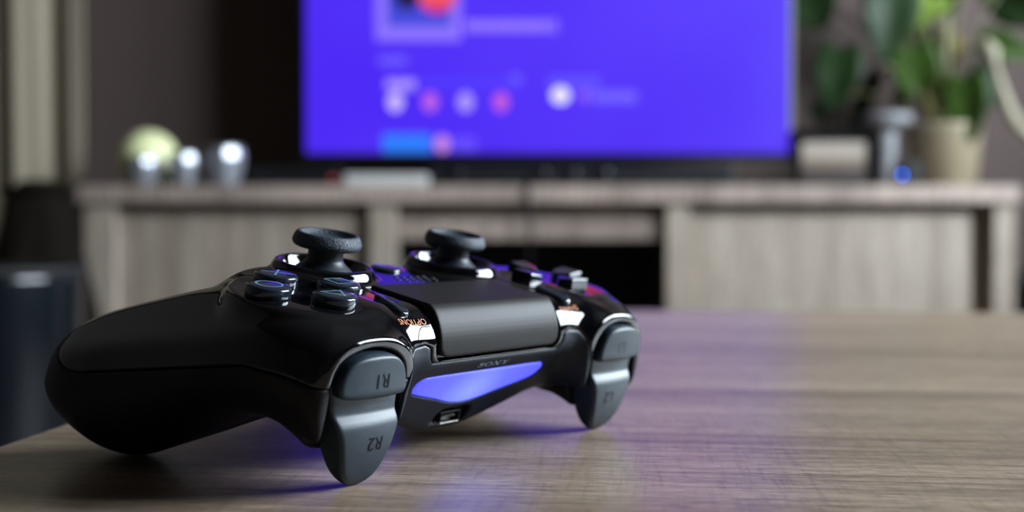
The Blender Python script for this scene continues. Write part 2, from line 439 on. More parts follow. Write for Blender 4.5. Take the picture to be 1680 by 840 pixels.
arch_xz = smooth_curve([(41.2, -31), (39.8, -21), (40.3, -13.2), (42.6, -9.2), (46.7, -6.8), (52.7, -6.0), (59.0, -7.0), (63.2, -10.2), (65.5, -15.8), (66.3, -22), (65.3, -30), (62, -35), (50, -37.5), (44, -36)], 8, True)
hous = smax(smax(fxz(arch_xz), Yb - 48.6, 0.8), 26 - Yb, 2)
hb_ = np.interp(gy, [20, 30, 36, 42, 48, 60], [-27, -27.6, -29.4, -33.9, -36.5, -38]).astype(np.float32)[None, :, None] + (X - 56) * 0.17
hous = smax(hous, (hb_ - Z) * 0.9, 2.0)
body = smin(grip, core, 7)
body = smin(body, rear, 6.0)
body = smin(body, disc, 2.5)
body = smin(body, hous, 6.0)
body = smin(body, cone, 1.6)
bowl = smax(rs - (12.4 + (Z - 2.5) * 0.45), -2.2 - Z, 0.8)
body = smax(body, -bowl, 0.9)
well_xz = smooth_curve([(41.4, -45), (41.0, -22), (41.7, -13.6), (43.6, -10.2), (47.2, -8.1), (52.7, -7.3), (58.4, -8.3), (62.2, -11.0), (64.3, -16), (64.9, -22), (64.5, -45)], 8, True)
well = smax(fxz(well_xz), 43.5 - Yb, 0.6)
body = smax(body, -well, 0.6)

# touchpad
tp_surf = [(18.2, 0.0), (30, 0.0)] + [tuple(p) for p in smooth_curve([(40.8, 0.0), (42.5, -1.1), (44.1, -2.9), (45.5, -5.2), (46.6, -8.0), (47.2, -11.4), (47.3, -15)], 10)]
tp_in = [(43.5, -15), (43.3, -10), (41.5, -5.5), (39, -4), (18.2, -4)]
tp_yz = fyz(tp_surf + tp_in)
def rounded_corner(d1, d2, r):
    a = np.maximum(d1 + r, 0); b = np.maximum(d2 + r, 0)
    return np.sqrt(a * a + b * b) - r + np.minimum(np.maximum(d1 + r, d2 + r), 0)
tp_xz = rounded_corner(X - 25.6, -(Z + 13.2), 3.5)
pad = smax(tp_yz, tp_xz + 0 * Yb, 0.7)
pocket = np.maximum(fyz([(17.2, 3), (17.2, -5), (39, -5), (42.3, -8), (42.5, -14.6), (52, -14.6), (52, 3)]), rounded_corner(X - 26.7, -(Z + 14.4), 3.8))

# split of the case: front panel, glossy top shell, matte lower shell
panel_xz = fxz([(-5, -14.7), (26.8, -14.7), (28.4, -12.9), (29.0, -10.2), (31, -9.2), (35.6, -9.6), (37.4, -11.4), (38.6, -14.6), (40.2, -20), (40.4, -26), (39.0, -30), (36, -33), (32, -36), (25, -40), (12, -48), (-5, -48)])
panel_reg = np.maximum(panel_xz, 24 - Yb)
zl = np.interp(gy, [-60, 30, 40, 60], [-24.4 - 18, -15.2, -15.0, -17.5]).astype(np.float32)[None, :, None]
lowreg = Z - zl                                             # below zero: matte lower shell
tipcut = (-46.0 - Yb) * 0.95 + np.zeros_like(Z)              # behind the grip end the shell is matte too
upper_reg = smax(-lowreg * 0.96, tipcut, 17)      # negative inside the glossy shell
lb_poly = [(0, -31.3), (6, -30.6), (12.5, -28.7), (23.5, -25.7), (25.6, -24.8), (27.0, -22.2), (26.6, -20.8), (25.2, -19.9), (24, -19.75), (0, -19.7)]
lb_poly = lb_poly + [(-a, b) for a, b in lb_poly[-2::-1]][:-1]
lb_xz = fxz(smooth_curve(lb_poly, 3, True))
usb_c = np.sqrt(np.maximum(np.abs(X) - 4.8, 0) ** 2 + np.maximum(np.abs(Z + 36.7) - 0.9, 0) ** 2) - 2.6   # rounded slot seen from the front
usb = np.maximum(usb_c, 29.4 - Yb)
case = np.maximum(body, -pocket)
top_f = smax(smax(case, upper_reg, 0.5), -(panel_reg - 0.12), 0.3)
low_f = smax(smax(body + 0.14, -upper_reg + 0.10, 0.5), -(panel_reg - 0.12), 0.3)
pan_f = smax(smax(smax(case, panel_reg, 0.5), -np.maximum(lb_xz - 0.15, 33 - Yb), 0.3), -usb, 0.5)
lb_f = smax(smax(body + 0.02, lb_xz, 0.4), 31 - Yb, 0.3)

O_fit = np.array([-36.53788336, 341.05785939, -10.21075533]); YAW = math.radians(39.16131); ALPHA = math.radians(11.38464)
xb = -np.array([math.sin(YAW), math.cos(YAW), 0]); fr = np.array([math.cos(YAW), -math.sin(YAW), 0]); up = np.array([0, 0, 1.0])
MB = np.stack([xb, fr * math.cos(ALPHA) - up * math.sin(ALPHA), up * math.cos(ALPHA) + fr * math.sin(ALPHA)], 1)
base_b = MB.T @ np.array([0, 0, -(CAM_H * 1000 + O_fit[2])])           # body point on the table under the controller's middle
pad_root = empty('game_controller')
mw = Matrix.Identity(4)
for r_ in range(3):
    for c_ in range(3): mw[r_][c_] = MB[r_, c_]
bw = (O_fit + MB @ base_b) / 1000 + np.array([0, 0, cam_z])
mw.translation = Vector(bw)
pad_root.matrix_world = mw
tag(pad_root, 'glossy black game controller with glowing blue light bar resting on the coffee table', 'game controller')
def loc(V): return (np.asarray(V, float) - base_b) / 1000
def full(Sh): return np.concatenate([Sh[::-1], Sh], 0)
ORG = (-gx[-1], gy[0], gz[0])
def nets_part(name, field, material, parent=pad_root):
    V, F, N = surface_nets(full(np.broadcast_to(field, (len(gx), len(gy), len(gz)))), ORG, H_)
    return link(name, fast_mesh(name, loc(V), F, N), material, parent)
nets_part('top_shell', top_f, M['gloss_black'])
nets_part('lower_shell', low_f, M['grip_black'])
front_panel = nets_part('front_panel', pan_f, M['panel_navy'])
lb_obj = nets_part('light_bar', lb_f, M['light_bar'])
nets_part('touchpad', pad, M['touchpad'])

# light bar emission, brightest over the lamp behind its middle
m, tc, mp = LBNODES
lc = loc([0, 37.5, -27.0])
mp.inputs['Location'].default_value = tuple(-lc); ln(m, tc.outputs['Object'], mp.inputs['Vector'])
vl = nd(m, 'ShaderNodeVectorMath'); vl.operation = 'LENGTH'; ln(m, mp.outputs['Vector'], vl.inputs[0])
ms = nd(m, 'ShaderNodeMath'); ms.operation = 'DIVIDE'; ms.inputs[1].default_value = 0.028; ln(m, vl.outputs['Value'], ms.inputs[0])
ln(m, ramp_of(m, ms.outputs[0], [(0.0, (0.105, 0.140, 1.0)), (0.45, (0.052, 0.060, 0.85)), (1.0, (0.032, 0.034, 0.62))]), bsdf(m).inputs['Emission Color'])
bsdf(m).inputs['Emission Strength'].default_value = 2.6

case_full = full(body)
def sample(F_, p):
    q = (np.asarray(p, float) - ORG) / H_; i = np.clip(np.floor(q).astype(int), 0, np.array(F_.shape) - 2); f_ = q - i; r = 0
    for a in (0, 1):
        for b in (0, 1):
            for c in (0, 1):
                r += (f_[0] if a else 1 - f_[0]) * (f_[1] if b else 1 - f_[1]) * (f_[2] if c else 1 - f_[2]) * F_[i[0] + a, i[1] + b, i[2] + c]
    return r
def drop(p, d, F_=None, lift=0.08):
    """slide a point along d until it meets the case"""
    F_ = case_full if F_ is None else F_
    p = np.array(p, float); d = np.array(d, float) / np.linalg.norm(d)
    for _ in range(80):
        s = sample(F_, p)
        if s < 0.02: break
        p = p + d * max(s * 0.6, 0.02)
    return p - d * lift
def decal(name, flat, origin, eu, ev, ddir, material, parent, F_=None, lift=0.08, s=1.0, back=6.0):
    """print: project a flat mesh (mm, in the plane eu/ev) along ddir onto the case"""
    o = np.array(origin, float); eu = np.array(eu, float); ev = np.array(ev, float); dd = np.array(ddir, float) / np.linalg.norm(ddir)
    cache = {}
    for v in flat.vertices:
        p = o + eu * v.co.x * s + ev * v.co.y * s
        v.co = Vector(loc(drop(p - dd * back, dd, F_, lift)))
    return link(name, flat, material, parent)

# thumbsticks
def thumbstick(x, nm='thumbstick'):
    t = bpy.data.objects.new(nm, None); col.objects.link(t); t.parent = pad_root; t.location = Vector(loc([x, 0, 0]))
    cap = [(0, 9.2), (4.5, 9.25), (6.3, 9.5), (7.2, 10.2), (7.7, 10.75), (8.2, 10.9), (8.75, 10.7), (9.35, 9.8), (9.75, 8.7), (9.8, 8.0), (9.55, 7.3), (9.0, 6.8), (7.6, 6.5), (5.5, 6.3), (4.0, 6.2)]
    cap = [(a, b) for a, b in smooth_curve(cap, 3)]
    link('cap', lathe_mesh('cap', [(max(a, 0) / 1000, b / 1000) for a, b in cap][::-1], 64), M['stick'], t, True)
    st = smooth_curve([(9.8, -2.0), (9.0, -0.6), (7.6, 0.9), (6.0, 2.2), (5.15, 3.3), (5.0, 4.6), (5.0, 6.6)], 4)
    link('stem', lathe_mesh('stem', [(a / 1000, b / 1000) for a, b in st], 48), M['stick_smooth'], t, True)
    return t
thumbstick(SX); thumbstick(-SX)

# face buttons
def flat_poly_ring(pts_out, pts_in):
    n = len(pts_out); vs = [(a, b, 0) for a, b in pts_out] + [(a, b, 0) for a, b in pts_in]
    fs = [(i, (i + 1) % n, n + (i + 1) % n, n + i) for i in range(n)]
    return vs, fs
def bars(segs, w):
    vs, fs = [], []
    for (ax, ay), (bx, by) in segs:
        d = np.array([bx - ax, by - ay]); L_ = np.linalg.norm(d); d /= L_; p = np.array([-d[1], d[0]]) * w / 2
        n = len(vs)
        for q in ((ax, ay) - p, (bx, by) - p, (bx, by) + p, (ax, ay) + p): vs.append((q[0], q[1], 0))
        fs.append((n, n + 1, n + 2, n + 3))
    return vs, fs
def ngon(n, r, ph=0): return [(r * math.cos(ph + 2 * math.pi * i / n), r * math.sin(ph + 2 * math.pi * i / n)) for i in range(n)]
btn_prof = [(5.75, -2.5), (5.75, 1.25), (5.6, 1.6), (5.2, 1.85), (4.0, 1.98), (0.0, 2.02)]
btn_mesh = lathe_mesh('button_body', [(a / 1000, b / 1000) for a, b in btn_prof], 48)
def sq(h): return [(h, h), (-h, h), (-h, -h), (h, -h)]
SYM = {'circle': flat_poly_ring(ngon(48, 3.55), ngon(48, 3.0)), 'square': flat_poly_ring(sq(3.05), sq(2.55)),
       'triangle': flat_poly_ring(ngon(3, 4.1, math.pi / 2), ngon(3, 3.1, math.pi / 2)), 'cross': bars([((-2.9, -2.9), (2.9, 2.9)), ((-2.9, 2.9), (2.9, -2.9))], 0.55)}
for nm, dx, dy in (('circle', 11.6, 0), ('square', -11.6, 0), ('triangle', 0, 11.6), ('cross', 0, -11.6)):
    b = link('face_button', btn_mesh if btn_mesh.users == 0 else btn_mesh.copy(), None, pad_root, True)
    if not b.data.materials: b.data.materials.append(M['button'])
    b.location = Vector(loc([CX + dx, CY + dy, 0])); b['label'] = 'round navy button with a pale ' + nm
    vs, fs = SYM[nm]
    s_ = link('printed_symbol', mesh('printed_symbol', [(v[0] / 1000, v[1] / 1000, 2.09 / 1000) for v in vs], fs), M['symbol'], b)
# direction keys
def key_mesh():
    import bmesh
    bm = bmesh.new()
    out = [(-4.1, 4.6), (4.1, 4.6), (4.1, -1.2), (0.6, -4.6), (-0.6, -4.6), (-4.1, -1.2)]
    lo = [bm.verts.new((a / 1000, b / 1000, -2.5 / 1000)) for a, b in out]
    hi = [bm.verts.new((a / 1000 * .95, b / 1000 * .95, (3.0 if b > 0 else 1.9) / 1000)) for a, b in out]
    n = len(out)
    for i in range(n): bm.faces.new((lo[i], lo[(i + 1) % n], hi[(i + 1) % n], hi[i]))
    bm.faces.new(hi); bm.faces.new(lo[::-1])
    bmesh.ops.recalc_face_normals(bm, faces=list(bm.faces))
    bmesh.ops.bevel(bm, geom=[e for e in bm.edges if min(v.co.z for v in e.verts) > 0], offset=0.0006, segments=3, affect='EDGES', profile=0.5)
    bm_ = bpy.data.meshes.new('direction_key'); bm.to_mesh(bm_); bm.free(); return bm_
km = key_mesh(); km.materials.append(M['button'])
for k in range(4):
    a = k * math.pi / 2
    o = bpy.data.objects.new('direction_key', km); col.objects.link(o); o.parent = pad_root
    o.location = Vector(loc([-CX - 8.9 * math.sin(a), CY + 8.9 * math.cos(a), 0])); o.rotation_euler = (0, 0, a)

# options and share keys
def pill(x):
    pts = []
    c0, c1, r = (x, 32.0), (x * 1.02, 39.8), 2.2
    prof = []
    rows = []
    segs = 10
    base = [(c1[0] + r * math.cos(t), c1[1] + r * math.sin(t)) for t in np.linspace(0, math.pi, segs)] + [(c0[0] + r * math.cos(t), c0[1] + r * math.sin(t)) for t in np.linspace(math.pi, 2 * math.pi, segs)]
    cx = np.mean([b[0] for b in base]); cy = np.mean([b[1] for b in base])
    vs, fs = [], []
    for (s_, lift) in ((1.0, -0.6), (1.0, 0.75), (0.93, 1.0), (0.75, 1.1)):
        for a, b in base:
            ax = cx + (a - cx) * (s_ if abs(s_ - 1) < 1e-6 else s_); by = cy + (b - cy) * (1 - (1 - s_) * 0.3)
            p = drop((ax, by, 6), (0, 0, -1), None, 0.0); vs.append(loc(p + np.array([0, 0, lift])))
    n = len(base)
    for k in range(3):
        for i in range(n): fs.append((k * n + i, k * n + (i + 1) % n, (k + 1) * n + (i + 1) % n, (k + 1) * n + i))
    fs.append(tuple(3 * n + i for i in range(n)))
    return link('option_button', mesh('option_button', vs, fs), M['button'], pad_root, True)
pill(34.2); pill(-34.2)
def fillet_text(s, x, wid):
    f = text_mesh('print', s, 2.6)
    w = max(v.co.x for v in f.vertices) - min(v.co.x for v in f.vertices)
    for v in f.vertices: v.co.x *= wid / w
    return decal('printed_word', f, (x, 43.9, -2.9), (1, 0, 0), (0, 0.8, -0.6), (0, -0.6, -0.8), M['orange_print'], pad_root, lift=0.16)
fillet_text('OPTIONS', 34.0, 10.5); fillet_text('SHARE', -33.5, 8.0)

# home button and speaker holes between the sticks
hb = link('home_button', lathe_mesh('home_button', [(4.6 / 1000, -1.5 / 1000), (4.6 / 1000, 0.2 / 1000), (4.2 / 1000, 0.45 / 1000), (0, 0.5 / 1000)], 36), M['button'], pad_root, True)
hb.location = Vector(loc([0, -2.0, -0.5]))
sp = link('speaker_hole', lathe_mesh('speaker_hole', [(0.75 / 1000, -1 / 1000), (0.75 / 1000, 0.12 / 1000), (0.45 / 1000, 0.12 / 1000), (0.40 / 1000, -0.4 / 1000), (0, -0.4 / 1000)], 12), M['panel_navy'], pad_root, True)
first = True
for ry, n in ((8.0, 5), (10.6, 6), (13.2, 5)):
    for i in range(n):
        o = sp if first else sp.copy()
        if not first: col.objects.link(o); o.parent = pad_root
        first = False
        o.location = Vector(loc([(i - (n - 1) / 2) * 2.9, ry, -0.88]))

# shoulder buttons and triggers, on finer grids
def small_nets(name, fld, x0, x1, y0, y1, z0, z1, h, material, mirror):
    ax, ay, az = np.arange(x0, x1, h), np.arange(y0, y1, h), np.arange(z0, z1, h)
    V, F, N = surface_nets(fld(ax, ay, az), (x0, y0, z0), h)
    if mirror: V = V * [-1, 1, 1]; N = N * [-1, 1, 1]; F = F[:, ::-1]
    return link(name, fast_mesh(name, loc(V), F, N), material, pad_root)
r1_xz = smooth_curve([(63.6, -17.8), (63.7, -14.5), (61.9, -11.0), (58.0, -8.9), (52.6, -8.1), (47.6, -8.9), (44.0, -11.3), (42.3, -15.0), (42.0, -18.0), (42.9, -19.3), (47, -19.7), (53, -19.8), (59, -19.3), (62.6, -18.6)], 6, True)
r1_yz = smooth_curve([(52.3, -19.2), (52.9, -18.0), (52.9, -15), (52.8, -11), (52.6, -9.2), (51.6, -8.3), (48.5, -7.9), (42, -7.6), (38, -9), (38, -19), (44, -20.2), (50, -20.2)], 6, True)
r2_xz = smooth_curve([(63.9, -15), (64.0, -20), (63.2, -23.6), (62.4, -26.2), (61.1, -30), (59.6, -35), (57.6, -39.3), (54.6, -42.2), (51.6, -43.1), (48.6, -42.3), (46.0, -39.3), (44.3, -35), (43.1, -30), (42.2, -26.2), (41.9, -23.6), (41.6, -20), (41.6, -15)], 6, True)
r2_yz = smooth_curve([(49.6, -15), (49.9, -19), (50.1, -22.6), (50.4, -23.6), (51.6, -25.2), (52.3, -26.8), (52.4, -29), (52.0, -33), (50.9, -38), (49.6, -41.3), (48.0, -42.9), (46.0, -41.6), (44.6, -38), (43.3, -33), (41, -27), (39, -20), (39, -15)], 6, True)
def r1_field(ax, ay, az):
    a = poly_sdf(r1_xz, *np.meshgrid(ax, az, indexing='ij'))[:, None, :]; b = poly_sdf(r1_yz, *np.meshgrid(ay, az, indexing='ij'))[None]
    sag = ((ax - 52.8) / 11.0) ** 2 * 0.7
    yz = np.stack([poly_sdf(r1_yz, *np.meshgrid(ay + s, az, indexing='ij')) for s in sag], 0)
    return smax(np.broadcast_to(a, yz.shape), yz, 1.1)
def r2_field(ax, ay, az):
    a = poly_sdf(r2_xz, *np.meshgrid(ax, az, indexing='ij'))[:, None, :]
    sag = ((ax - 52.6) / 11.0) ** 2 * 0.7
    yz = np.stack([poly_sdf(r2_yz, *np.meshgrid(ay + s, az, indexing='ij')) for s in sag], 0)
    return smax(np.broadcast_to(a, yz.shape), yz, 1.2)
for mir in (False, True):
    s = -1 if mir else 1
    a = small_nets('shoulder_button', r1_field, 40.5, 65.5, 36.5, 54.5, -21.6, -6.2, 0.36, M['trigger'], mir)
    b = small_nets('trigger', r2_field, 40.5, 65.5, 37.5, 54, -44.2, -14, 0.36, M['trigger'], mir)
    l = 'L' if mir else 'R'
    for n_, par, zc, xc, yf in ((1, a, -14.7, 51.4, lambda z: 52.86), (2, b, -30.8, 50.2, lambda z: 52.3)):
        f = text_mesh('letters', l + str(n_), 5.0, 0.0)
        for v in f.vertices:
            x_ = s * xc + v.co.x * 0.95; z_ = zc - v.co.y
            curve = r1_yz if n_ == 1 else r2_yz
            zs = curve[:, 1]; ys = curve[:, 0]; front = ys > 48.5
            o_ = np.argsort(zs[front]); y_ = np.interp(z_, zs[front][o_], ys[front][o_]) - ((abs(x_) - 52.7) / 11) ** 2 * 0.7 + 0.12
            v.co = Vector(loc([x_, y_, z_]))
        link('relief_shade_letters', f, M['letter_shade'], par)  # flat letters; their relief shading is only dark colour

# maker's word above the light bar, in slab-serif capitals
def serif_word():
    vs, fs = [], []
    def poly(p):
        n = len(vs); vs.extend([(a, b, 0) for a, b in p]); fs.append(tuple(range(n, n + len(p))))
    def rect(x0, y0, x1, y1): poly([(x0, y0), (x1, y0), (x1, y1), (x0, y1)])
    # S
    path = smooth_curve([(1.55, 0.62), (1.0, 0.9), (0.45, 0.72), (0.5, 0.42), (1.0, 0.12), (1.45, -0.25), (1.45, -0.62), (0.9, -0.88), (0.35, -0.6)], 5)
    for p, q in zip(path[:-1], path[1:]):
        d = (q - p) / np.linalg.norm(q - p); n_ = np.array([-d[1], d[0]]) * (0.13 + 0.14 * abs(d[0]) * (1 if abs(p[1]) < .5 else 0))
        poly([p - n_ - d * .03, q - n_ + d * .03, q + n_ + d * .03, p + n_ - d * .03])
    rect(1.45, 0.35, 1.68, 1.0); rect(0.22, -1.0, 0.45, -0.35)
    # O
    for i in range(32):
        t0, t1 = 2 * math.pi * i / 32, 2 * math.pi * (i + 1) / 32
        g = lambda t, ra, rb: (3.2 + ra * math.cos(t), rb * math.sin(t))
        poly([g(t0, 1.15, 1.0), g(t1, 1.15, 1.0), g(t1, 0.72, 0.8), g(t0, 0.72, 0.8)])
    # N
    rect(4.95, -0.97, 5.15, 0.97); rect(6.55, -0.97, 6.75, 0.97); poly([(4.95, 0.97), (5.5, 0.97), (6.75, -0.97), (6.2, -0.97)])
    rect(4.65, 0.8, 5.2, 0.97); rect(4.65, -0.97, 5.45, -0.8); rect(6.25, 0.8, 7.05, 0.97)
    # Y
    poly([(7.45, 0.97), (7.95, 0.97), (8.72, -0.05), (8.22, -0.05)]); poly([(9.1, 0.97), (9.35, 0.97), (8.65, -0.02), (8.4, -0.02)])
    rect(8.22, -0.97, 8.65, 0.0); rect(7.9, -0.97, 8.95, -0.8); rect(7.25, 0.8, 8.2, 0.97); rect(8.85, 0.8, 9.6, 0.97)
    return mesh('maker_word', [(a - 4.9, b * 0.66, 0) for a, b, c in vs], fs)
decal('maker_word', serif_word(), (0, 46, -17.35), (-1, 0, 0), (0, 0.55, 0.84), (0, -1, 0.0), M['panel_print'], front_panel, lift=0.12, s=1.38, back=4)

# charging port in the front panel
port = bpy.data.objects.new('charging_port', None); col.objects.link(port); port.parent = pad_root; port.location = Vector(loc([0, 30.6, -37.0]))
def pbox(nm, x0, x1, y0, y1, z0, z1, mt): return link(nm, box_mesh(nm, x0 / 1000, x1 / 1000, y0 / 1000, y1 / 1000, z0 / 1000, z1 / 1000, 0.00012), mt, port)
pbox('cavity', -4.4, 4.4, -3.5, -0.8, -2.0, 2.0, M['port_dark'])
for nm, a in (('shell_plate', (-4.0, 4.0, -2, 1.3, -1.75, -1.4)), ('shell_plate', (-4.0, 4.0, -2, 1.3, 1.4, 1.75)), ('shell_plate', (-4.0, -3.7, -2, 1.3, -1.5, 1.5)), ('shell_plate', (3.7, 4.0, -2, 1.3, -1.5, 1.5)), ('contact_tongue', (-2.6, 2.6, -2, 0.8, -0.1, 0.5))):
    pbox(nm, *a, M['port_metal'] if (nm == 'shell_plate' and a[5] < 0) else M['port_dark'])  # top and side plates get shade as dark colour, bottom one stays bright

# ------------------------------------------------------------------ media console
CF = 2.20                                    # depth of the console's front
def zx(px, py, Y=CF): p = at(px, py, Y); return p.x, p.z
def X_(px, Y=CF): return at(px, 300, Y).x
def Z_(py, Y=CF): return at(840, py, Y).z
CT = Z_(304)                                 # top of the console
cab = empty('media_console', ((X_(128) + X_(1672)) / 2, CF, 0)); co = tuple(cab.location)
tag(cab, 'long grey oak media console with sliding doors under the television', 'cabinet')
def cbox(nm, x0, x1, y0, y1, z0, z1, mt, par=None, bev=0.0015): return box(nm, x0, x1, y0, y1, z0, z1, mt, par or cab, bev, co)
CB = CF + 0.42
cbox('top_board', X_(128), X_(1672), CF - 0.012, CB, Z_(333), CT, M['cab_wood_h'])
cbox('side_panel', X_(137), X_(188), CF, CB, 0, Z_(333), M['cab_wood_v'])
cbox('side_panel', X_(1632), X_(1666), CF, CB, 0, Z_(333), M['cab_wood_v'])
cbox('partition', X_(606), X_(650), CF, CB, 0.04, Z_(333), M['cab_wood_v'])
cbox('partition', X_(1094), X_(1130), CF, CB, 0.04, Z_(333), M['cab_wood_v'])
cbox('rail', X_(188), X_(1632), CF + 0.05, CF + 0.07, Z_(356), Z_(333), M['cab_wood_h'])
cbox('door', X_(188), X_(600), CF + 0.022, CF + 0.042, 0.06, Z_(352), M['cab_wood_v'])
cbox('door', X_(1130), X_(1598), CF + 0.016, CF + 0.036, 0.06, Z_(352), M['cab_wood_v'])
cbox('drawer_front', X_(650), X_(1094), CF + 0.02, CF + 0.04, Z_(394), Z_(357), M['cab_wood_h'])
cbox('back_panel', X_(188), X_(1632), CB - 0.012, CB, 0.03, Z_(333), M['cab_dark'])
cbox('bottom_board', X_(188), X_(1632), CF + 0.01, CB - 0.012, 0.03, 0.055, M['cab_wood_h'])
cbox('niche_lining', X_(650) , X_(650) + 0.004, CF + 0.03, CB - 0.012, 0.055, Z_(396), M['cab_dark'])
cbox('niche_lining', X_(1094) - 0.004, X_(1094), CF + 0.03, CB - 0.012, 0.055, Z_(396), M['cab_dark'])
cbox('reveal_strip', X_(1598) , X_(1632), CF + 0.045, CF + 0.055, 0.06, Z_(334), M['cab_wood_v'])

# ------------------------------------------------------------------ television
TY = 2.42
sx0, sx1 = X_(503, TY), X_(1293, TY); sz0 = Z_(251, TY); sh = (sx1 - sx0) * 9 / 16; sz1 = sz0 + sh
tv = empty('television', ((sx0 + sx1) / 2, TY + 0.03, CT)); to = tuple(tv.location)
tag(tv, 'flat television showing a violet blue menu on the media console', 'television')
def tbox(nm, x0, x1, y0, y1, z0, z1, mt, bev=0.0, par=None): return box(nm, x0, x1, y0, y1, z0, z1, mt, par or tv, bev, to)
b_ = 0.008
tbox('housing', sx0 - b_, sx1 + b_, TY + 0.002, TY + 0.045, sz0 - 0.014, sz1 + b_, M['black_matte'], 0.003)
tbox('bezel', sx0 - b_, sx1 + b_, TY - 0.006, TY + 0.004, sz0 - 0.016, sz0, M['bezel'])
tbox('bezel', sx0 - b_, sx1 + b_, TY - 0.006, TY + 0.004, sz1, sz1 + b_, M['bezel'])
tbox('bezel', sx0 - b_, sx0, TY - 0.006, TY + 0.004, sz0, sz1, M['bezel'])
tbox('bezel', sx1, sx1 + b_, TY - 0.006, TY + 0.004, sz0, sz1, M['bezel_edge'])
m = M['screen'] = mat('violet_blue_screen', (0.01, 0.01, 0.012), 0.25)
ln(m, ramp_of(m, noise_of(m, (1.6, 1.0, 1.6), 2.0), [(0.3, (0.062, 0.010, 0.90)), (0.7, (0.095, 0.036, 0.98))]), bsdf(m).inputs['Emission Color'])
bsdf(m).inputs['Emission Strength'].default_value = 1.0
screen = tbox('screen', sx0, sx1, TY - 0.002, TY + 0.003, sz0, sz1, m)
nui = [0]
def ui(px0, py0, px1, py1, c, s=1.0, round_=False, layer=1):
    """flat pieces of the menu shown on the screen"""
    Y = TY - 0.002 - 0.0004 * layer
    x0, x1 = X_(px0, TY), X_(px1, TY); z1, z0 = Z_(py0, TY), Z_(py1, TY)
    nui[0] += 1
    mt = emis('menu_colour_%02d' % nui[0], c, s)
    if round_:
        cx, cz, rx, rz = (x0 + x1) / 2, (z0 + z1) / 2, (x1 - x0) / 2, (z1 - z0) / 2
        vs = [(cx + rx * math.cos(a) - to[0], Y - to[1], cz + rz * math.sin(a) - to[2]) for a in np.linspace(0, 2 * math.pi, 28, endpoint=False)]
        me = mesh('menu_item', vs, [tuple(range(28))])
    else:
        vs = [(x0 - to[0], Y - to[1], z0 - to[2]), (x1 - to[0], Y - to[1], z0 - to[2]), (x1 - to[0], Y - to[1], z1 - to[2]), (x0 - to[0], Y - to[1], z1 - to[2])]
        me = mesh('menu_item', vs, [(0, 1, 2, 3)])
    o = link('menu_item', me, mt, None); o.parent = screen
    return o
ui(617, -80, 757, 67, (0.26, 0.16, 1.0))                                        # picture frame of the profile
ui(636, -62, 740, 44, (0.05, 0.06, 0.72), layer=2)                               # profile picture: blue, dark and red patches
ui(646, -30, 690, 18, (0.01, 0.004, 0.08), round_=True, layer=3)
ui(682, -60, 752, 22, (0.75, 0.02, 0.12), round_=True, layer=3)
ui(690, -60, 742, 6, (0.9, 0.10, 0.14), layer=4)
for i in range(10):                                                              # letters of the profile name, too blurred to read
    ui(766 + i * 13.5, 34, 776 + i * 13.5, 52, (0.34, 0.22, 1.0))
ui(902, 32, 908, 54, (0.30, 0.18, 1.0)); ui(910, 32, 915, 54, (0.24, 0.14, 1.0))
ui(622, 92, 668, 108, (0.14, 0.09, 1.0))
ui(634, 131, 682, 147, (0.42, 0.30, 1.0))
for cx_, c in ((649, (0.66, 0.52, 1.0)), (706, (0.55, 0.12, 0.75)), (764, (0.45, 0.33, 1.0)), (822, (0.60, 0.10, 0.70))):
    ui(cx_ - 12, 152, cx_ + 12, 183, c, round_=True)
ui(690, 130, 850, 142, (0.075, 0.035, 1.0))
ui(836, 122, 856, 140, (0.14, 0.10, 1.0), round_=True)
ui(898, 126, 985, 144, (0.11, 0.07, 1.0))
ui(905, 143, 934, 170, (0.80, 0.76, 1.0), 1.2, round_=True)
ui(950, 146, 968, 168, (0.24, 0.10, 0.95), round_=True)
ui(972, 150, 1044, 168, (0.16, 0.11, 1.0))
ui(628, 220, 708, 251, (0.02, 0.20, 1.0))
ui(714, 222, 738, 250, (0.60, 0.26, 0.72), round_=True)
ui(742, 224, 782, 248, (0.12, 0.06, 1.0))
ui(985, -185, 1210, -24, (0.9, 0.03, 0.08)); ui(1030, -160, 1044, -60, (0.20, 0.03, 0.8), layer=2); ui(1072, -150, 1090, -110, (0.5, 0.2, 0.9), layer=2); ui(1110, -130, 1130, -50, (0.35, 0.05, 0.8), layer=2); ui(870, -170, 950, -70, (0.50, 0.25, 0.85))  # out-of-view red and pink pieces, added for their reflection on the controller
# stand
tbox('stand_neck', X_(760, TY), X_(1030, TY), TY + 0.01, TY + 0.05, CT + 0.005, sz0 + 0.02, M['black_gloss'], 0.002)
tbox('stand_base', X_(700, TY), X_(1090, TY), TY - 0.07, TY + 0.13, CT, CT + 0.012, M['black_gloss'], 0.003)

# ------------------------------------------------------------------ things on the console
def on_console(nm, lab, cat, grp=None, px=0, Y=2.3):
    e = empty(nm, (X_(px, Y), Y, CT)); tag(e, lab, cat, grp); return e
# soundbar under the screen
e = on_console('soundbar', 'long black soundbar under the television screen', 'soundbar', None, 950, 2.29); eo = tuple(e.location)
box('body', X_(700, 2.26), X_(1205, 2.26), 2.26, 2.33, CT, Z_(270, 2.26), M['black_matte'], e, 0.006, eo)
for px in (750, 890, 940, 992):  # glossy discs added where the soundbar shows bluish glints
    k = link('glint_disc', lathe_mesh('glint_disc', [(0.011, 0), (0.011, 0.008), (0.009, 0.010), (0, 0.010)], 24), M['black_gloss'], e, True)
    k.rotation_euler = (math.pi / 2, 0, 0); k.location = (X_(px, 2.26) - eo[0], 2.26 - eo[1], Z_(285, 2.26) - eo[2])
